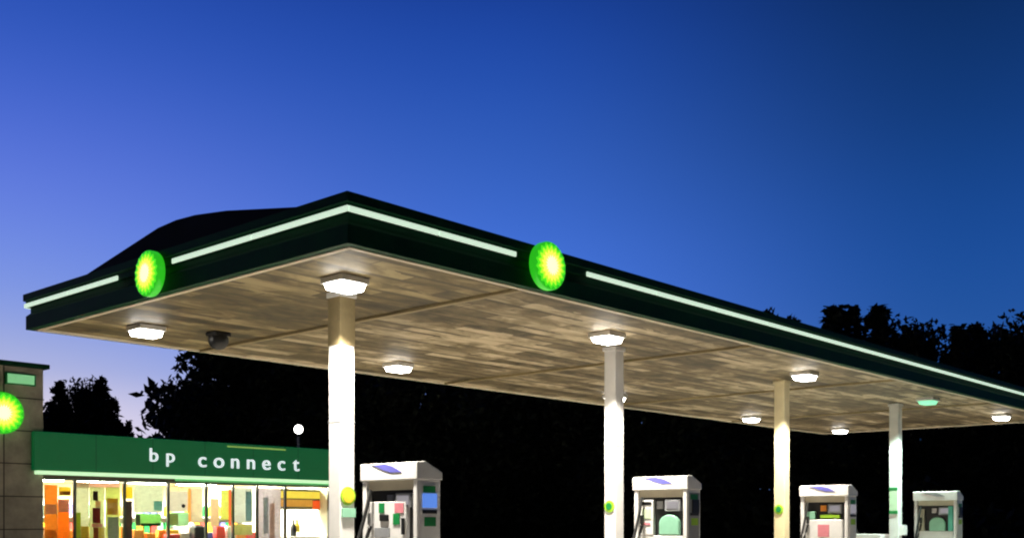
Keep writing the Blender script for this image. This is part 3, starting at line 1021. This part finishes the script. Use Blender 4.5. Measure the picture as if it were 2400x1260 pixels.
def limb(mb, p0, p1, r0, r1, rn, n=4):
    pts, rs = [], []
    for k in range(n + 1):
        q = k / n
        j = .06 * (p1 - p0).length * (1 if 0 < k < n else 0)
        pts.append(p0.lerp(p1, q) + Vector((rn.uniform(-j, j), rn.uniform(-j, j), rn.uniform(-j, j) * .4)))
        rs.append(r0 + (r1 - r0) * q)
    mb.tube(pts, rs, 7)


def broadleaf(seed, H, Wd, base=.12):
    rn = random.Random(seed)
    tr = MB()
    top = Vector((rn.uniform(-.3, .3), rn.uniform(-.3, .3), H * .72))
    limb(tr, Vector((0, 0, 0)), top, .26, .06, rn, 6)
    cl = []
    for k in range(26):
        q = rn.uniform(base, .95)
        a = rn.uniform(0, 2 * math.pi)
        env = math.sin(math.pi * min(1, max(0.02, (q - base * .4) / (1.02 - base * .4))) ** .8) ** .6
        r_ = Wd * env * rn.uniform(.45, .95)
        p = Vector((r_ * math.cos(a), r_ * math.sin(a), q * H))
        s = Vector((0, 0, max(.8, q * H * .62)))
        if k % 2 == 0:
            limb(tr, s, p, .07, .02, rn, 3)
        cl.append((p, rn.uniform(.6, 1.15) * Wd * .42))
    cs_ = []
    for p, r_ in cl:
        for _ in range(int(430)):
            v = Vector((rn.gauss(0, 1), rn.gauss(0, 1), rn.gauss(0, .8)))
            v = v.normalized() * r_ * rn.random() ** .45
            cs_.append(p + v)
    for _ in range(4500):
        q = rn.uniform(base * .6, .95)
        a = rn.uniform(0, 2 * math.pi)
        r_ = Wd * .8 * math.sqrt(rn.random())
        cs_.append(Vector((r_ * math.cos(a), r_ * math.sin(a), q * H * (1 - .25 * (r_ / Wd) ** 2))))
    return tr, leaf_mesh('crown', cs_, .19, rn, M['leaf'])


def conifer(seed, H, Wd):
    rn = random.Random(seed)
    tr = MB()
    limb(tr, Vector((0, 0, 0)), Vector((0, 0, H * .97)), .2, .02, rn, 6)
    cs_ = []
    z = .7
    while z < H * .985:
        q = z / H
        nb = 7 if q < .8 else 4
        for k in range(nb):
            a = rn.uniform(0, 2 * math.pi)
            L = Wd * (1 - q) ** .75 * rn.uniform(.65, 1.15) + .12
            for j in range(int(14 + 26 * L)):
                tt = rn.random() ** .7
                w_ = .28 * (1 - tt * .5)
                cs_.append(Vector((math.cos(a) * L * tt + rn.gauss(0, w_ * .5), math.sin(a) * L * tt + rn.gauss(0, w_ * .5), z - .3 * L * tt + rn.gauss(0, .12))))
        z += rn.uniform(.28, .42)
    return tr, leaf_mesh('crown', cs_, .21, rn, M['needle'], .5)


VAR = {}
for nm, fn in (('b1', lambda: broadleaf(1, 10, 3.4)), ('b2', lambda: broadleaf(2, 10, 3.9)), ('b3', lambda: broadleaf(7, 10, 3.0, .08)),
               ('c1', lambda: conifer(3, 10, 2.2)), ('c2', lambda: conifer(5, 10, 1.6)), ('c3', lambda: conifer(8, 10, 2.6))):
    tr, cm = fn()
    me = bpy.data.meshes.new('trunk')
    tr.bm.to_mesh(me); tr.bm.free()
    me.materials.append(M['bark'])
    VAR[nm] = (me, cm)


def tree(kind, x, y, Hh, label, ws=1.0, rz=0.0, group=None):
    t = bpy.data.objects.new('broadleaf_tree' if kind[0] == 'b' else 'conifer_tree', None)
    C.objects.link(t)
    t.location = (x, y, -.02)
    s = Hh / 10
    t.scale = (s * ws, s * ws, s)
    t.rotation_euler = (0, 0, rz)
    tag(t, label, 'tree', group)
    for nm, me in zip(('trunk', 'crown'), VAR[kind]):
        o = bpy.data.objects.new(nm, me)
        C.objects.link(o)
        o.parent = t
    return t


GL = 'trees behind the shop and forecourt'
# left of the canopy, behind the shop
tree('c1', -28.2, 62, 9.9, 'spiky dark conifer behind the stone tower, leftmost of the left clump', 1.1, .4, GL)
tree('c3', -26.4, 63, 9.9, 'dark conifer just right of the stone tower top', .9, 1.4, GL)
tree('b2', -25.4, 64, 9.5, 'broad dark tree in the middle of the left clump, behind two conifers', .62, .8, GL)
tree('b3', -24.4, 63, 9.2, 'dark rounded tree left of the thin pointed conifer in the left clump', .62, 2.4, GL)
tree('c2', -23.15, 61, 9.7, 'thin dark conifer with a pointed tip above the green shop sign', 1.0, 3.1, GL)
tree('c1', -22.2, 60, 8.6, 'dark conifer on the slope of the left clump, second from the gap of pale sky', .9, .9, GL)
tree('c3', -20.6, 58, 7.1, 'lowest dark conifer beside the gap of pale sky', .62, 1.9, GL)
tree('b2', -13.6, 53, 10.4, 'large dark broadleaf tree whose left side borders the gap of pale sky', .82, .3, GL)
# masked by the canopy and black below it
xs = [(-13.2, 54, 11.6, 'b2'), (-10.5, 53, 11.4, 'b3'), (-7.6, 55, 11.8, 'b1'), (-4.6, 53, 11.2, 'b2'), (-1.6, 55, 11.6, 'b3'), (1.4, 56, 11.5, 'c3'),
      (4.2, 55, 11.4, 'b1'), (7.4, 57, 11.6, 'b2'), (10.4, 58, 11.8, 'b3'), (13.2, 58, 11.4, 'b1')]
for i, (x, y, hh, k) in enumerate(xs):
    tree(k, x, y, hh, 'dark tree in the black row seen only beneath the canopy ceiling', 1.05, i * 1.3, 'black trees beneath the canopy ceiling')
# right skyline
R_ = [('b3', 15.0, 61, 13.0, .55, 'dark tree showing just over the long canopy edge, left of the tall clump'),
      ('c1', 18.2, 61, 13.9, 1.15, 'leftmost dark tree of the tall clump on the right skyline'),
      ('c3', 19.5, 62, 14.1, .85, 'middle dark tree of the tall clump on the right skyline'),
      ('c1', 20.7, 61, 13.9, 1.15, 'rightmost dark tree of the tall clump on the right skyline'),
      ('b2', 22.9, 62, 12.4, .8, 'dark tree just right of the tall clump on the right skyline'),
      ('c3', 24.8, 60, 12.6, .9, 'first low conifer right of the tall clump on the right skyline'),
      ('c1', 26.2, 61, 12.9, 1.0, 'slim conifer between two low trees on the right skyline'),
      ('b1', 27.9, 62, 12.5, .8, 'rounded dark tree near the right end of the skyline'),
      ('c2', 29.4, 60, 12.8, 1.1, 'thin spire of a conifer near the right end of the skyline'),
      ('b3', 31.0, 61, 13.0, .9, 'last dark tree at the right end of the skyline'),
      ('b2', 34.6, 62, 12.6, 1.0, 'dark tree beyond the right end of the canopy')]
for i, (k, x, y, hh, ws, lab) in enumerate(R_):
    tree(k, x, y, hh, lab, ws, i * .9 + .2, GL)

# the wood behind reads as one dark mass
rn = random.Random(11)
cs_ = []
for _ in range(60000):
    x = rn.uniform(-60, 75)
    if -25.6 < x < -22.4:
        top = 6.0 + 2.8 * max(0, (-24.0 - x) / 1.6)
    else:
        top = 9.0 + 1.6 * math.sin(x * .5) + 1.0 * math.sin(x * 1.3 + 1) + (.4 if x < -25 else 0) + (2.2 if x > 14 else 0)
    y = 68 + rn.gauss(0, 2.2)
    cs_.append(Vector((x, y, top * rn.random() ** .8)))
me = leaf_mesh('woodland', cs_, .40, rn, M['leaf'])
o = bpy.data.objects.new('woodland', me); C.objects.link(o); tag(o, 'far dark wood reading as one black mass behind the trees', 'wood', None, 'stuff')
cs_ = []
for _ in range(15000):
    x = rn.uniform(-45, 60)
    y = 49.5 + rn.gauss(0, 1.3) + (6 if x > -14 else 0)
    cs_.append(Vector((x, y, (2.6 + .7 * math.sin(x * .7) + .5 * math.sin(x * 1.9)) * rn.random() ** .9)))
me = leaf_mesh('undergrowth', cs_, .34, rn, M['leaf'])
o = bpy.data.objects.new('undergrowth', me); C.objects.link(o); tag(o, 'dark undergrowth at the foot of the trees', 'undergrowth', None, 'stuff')
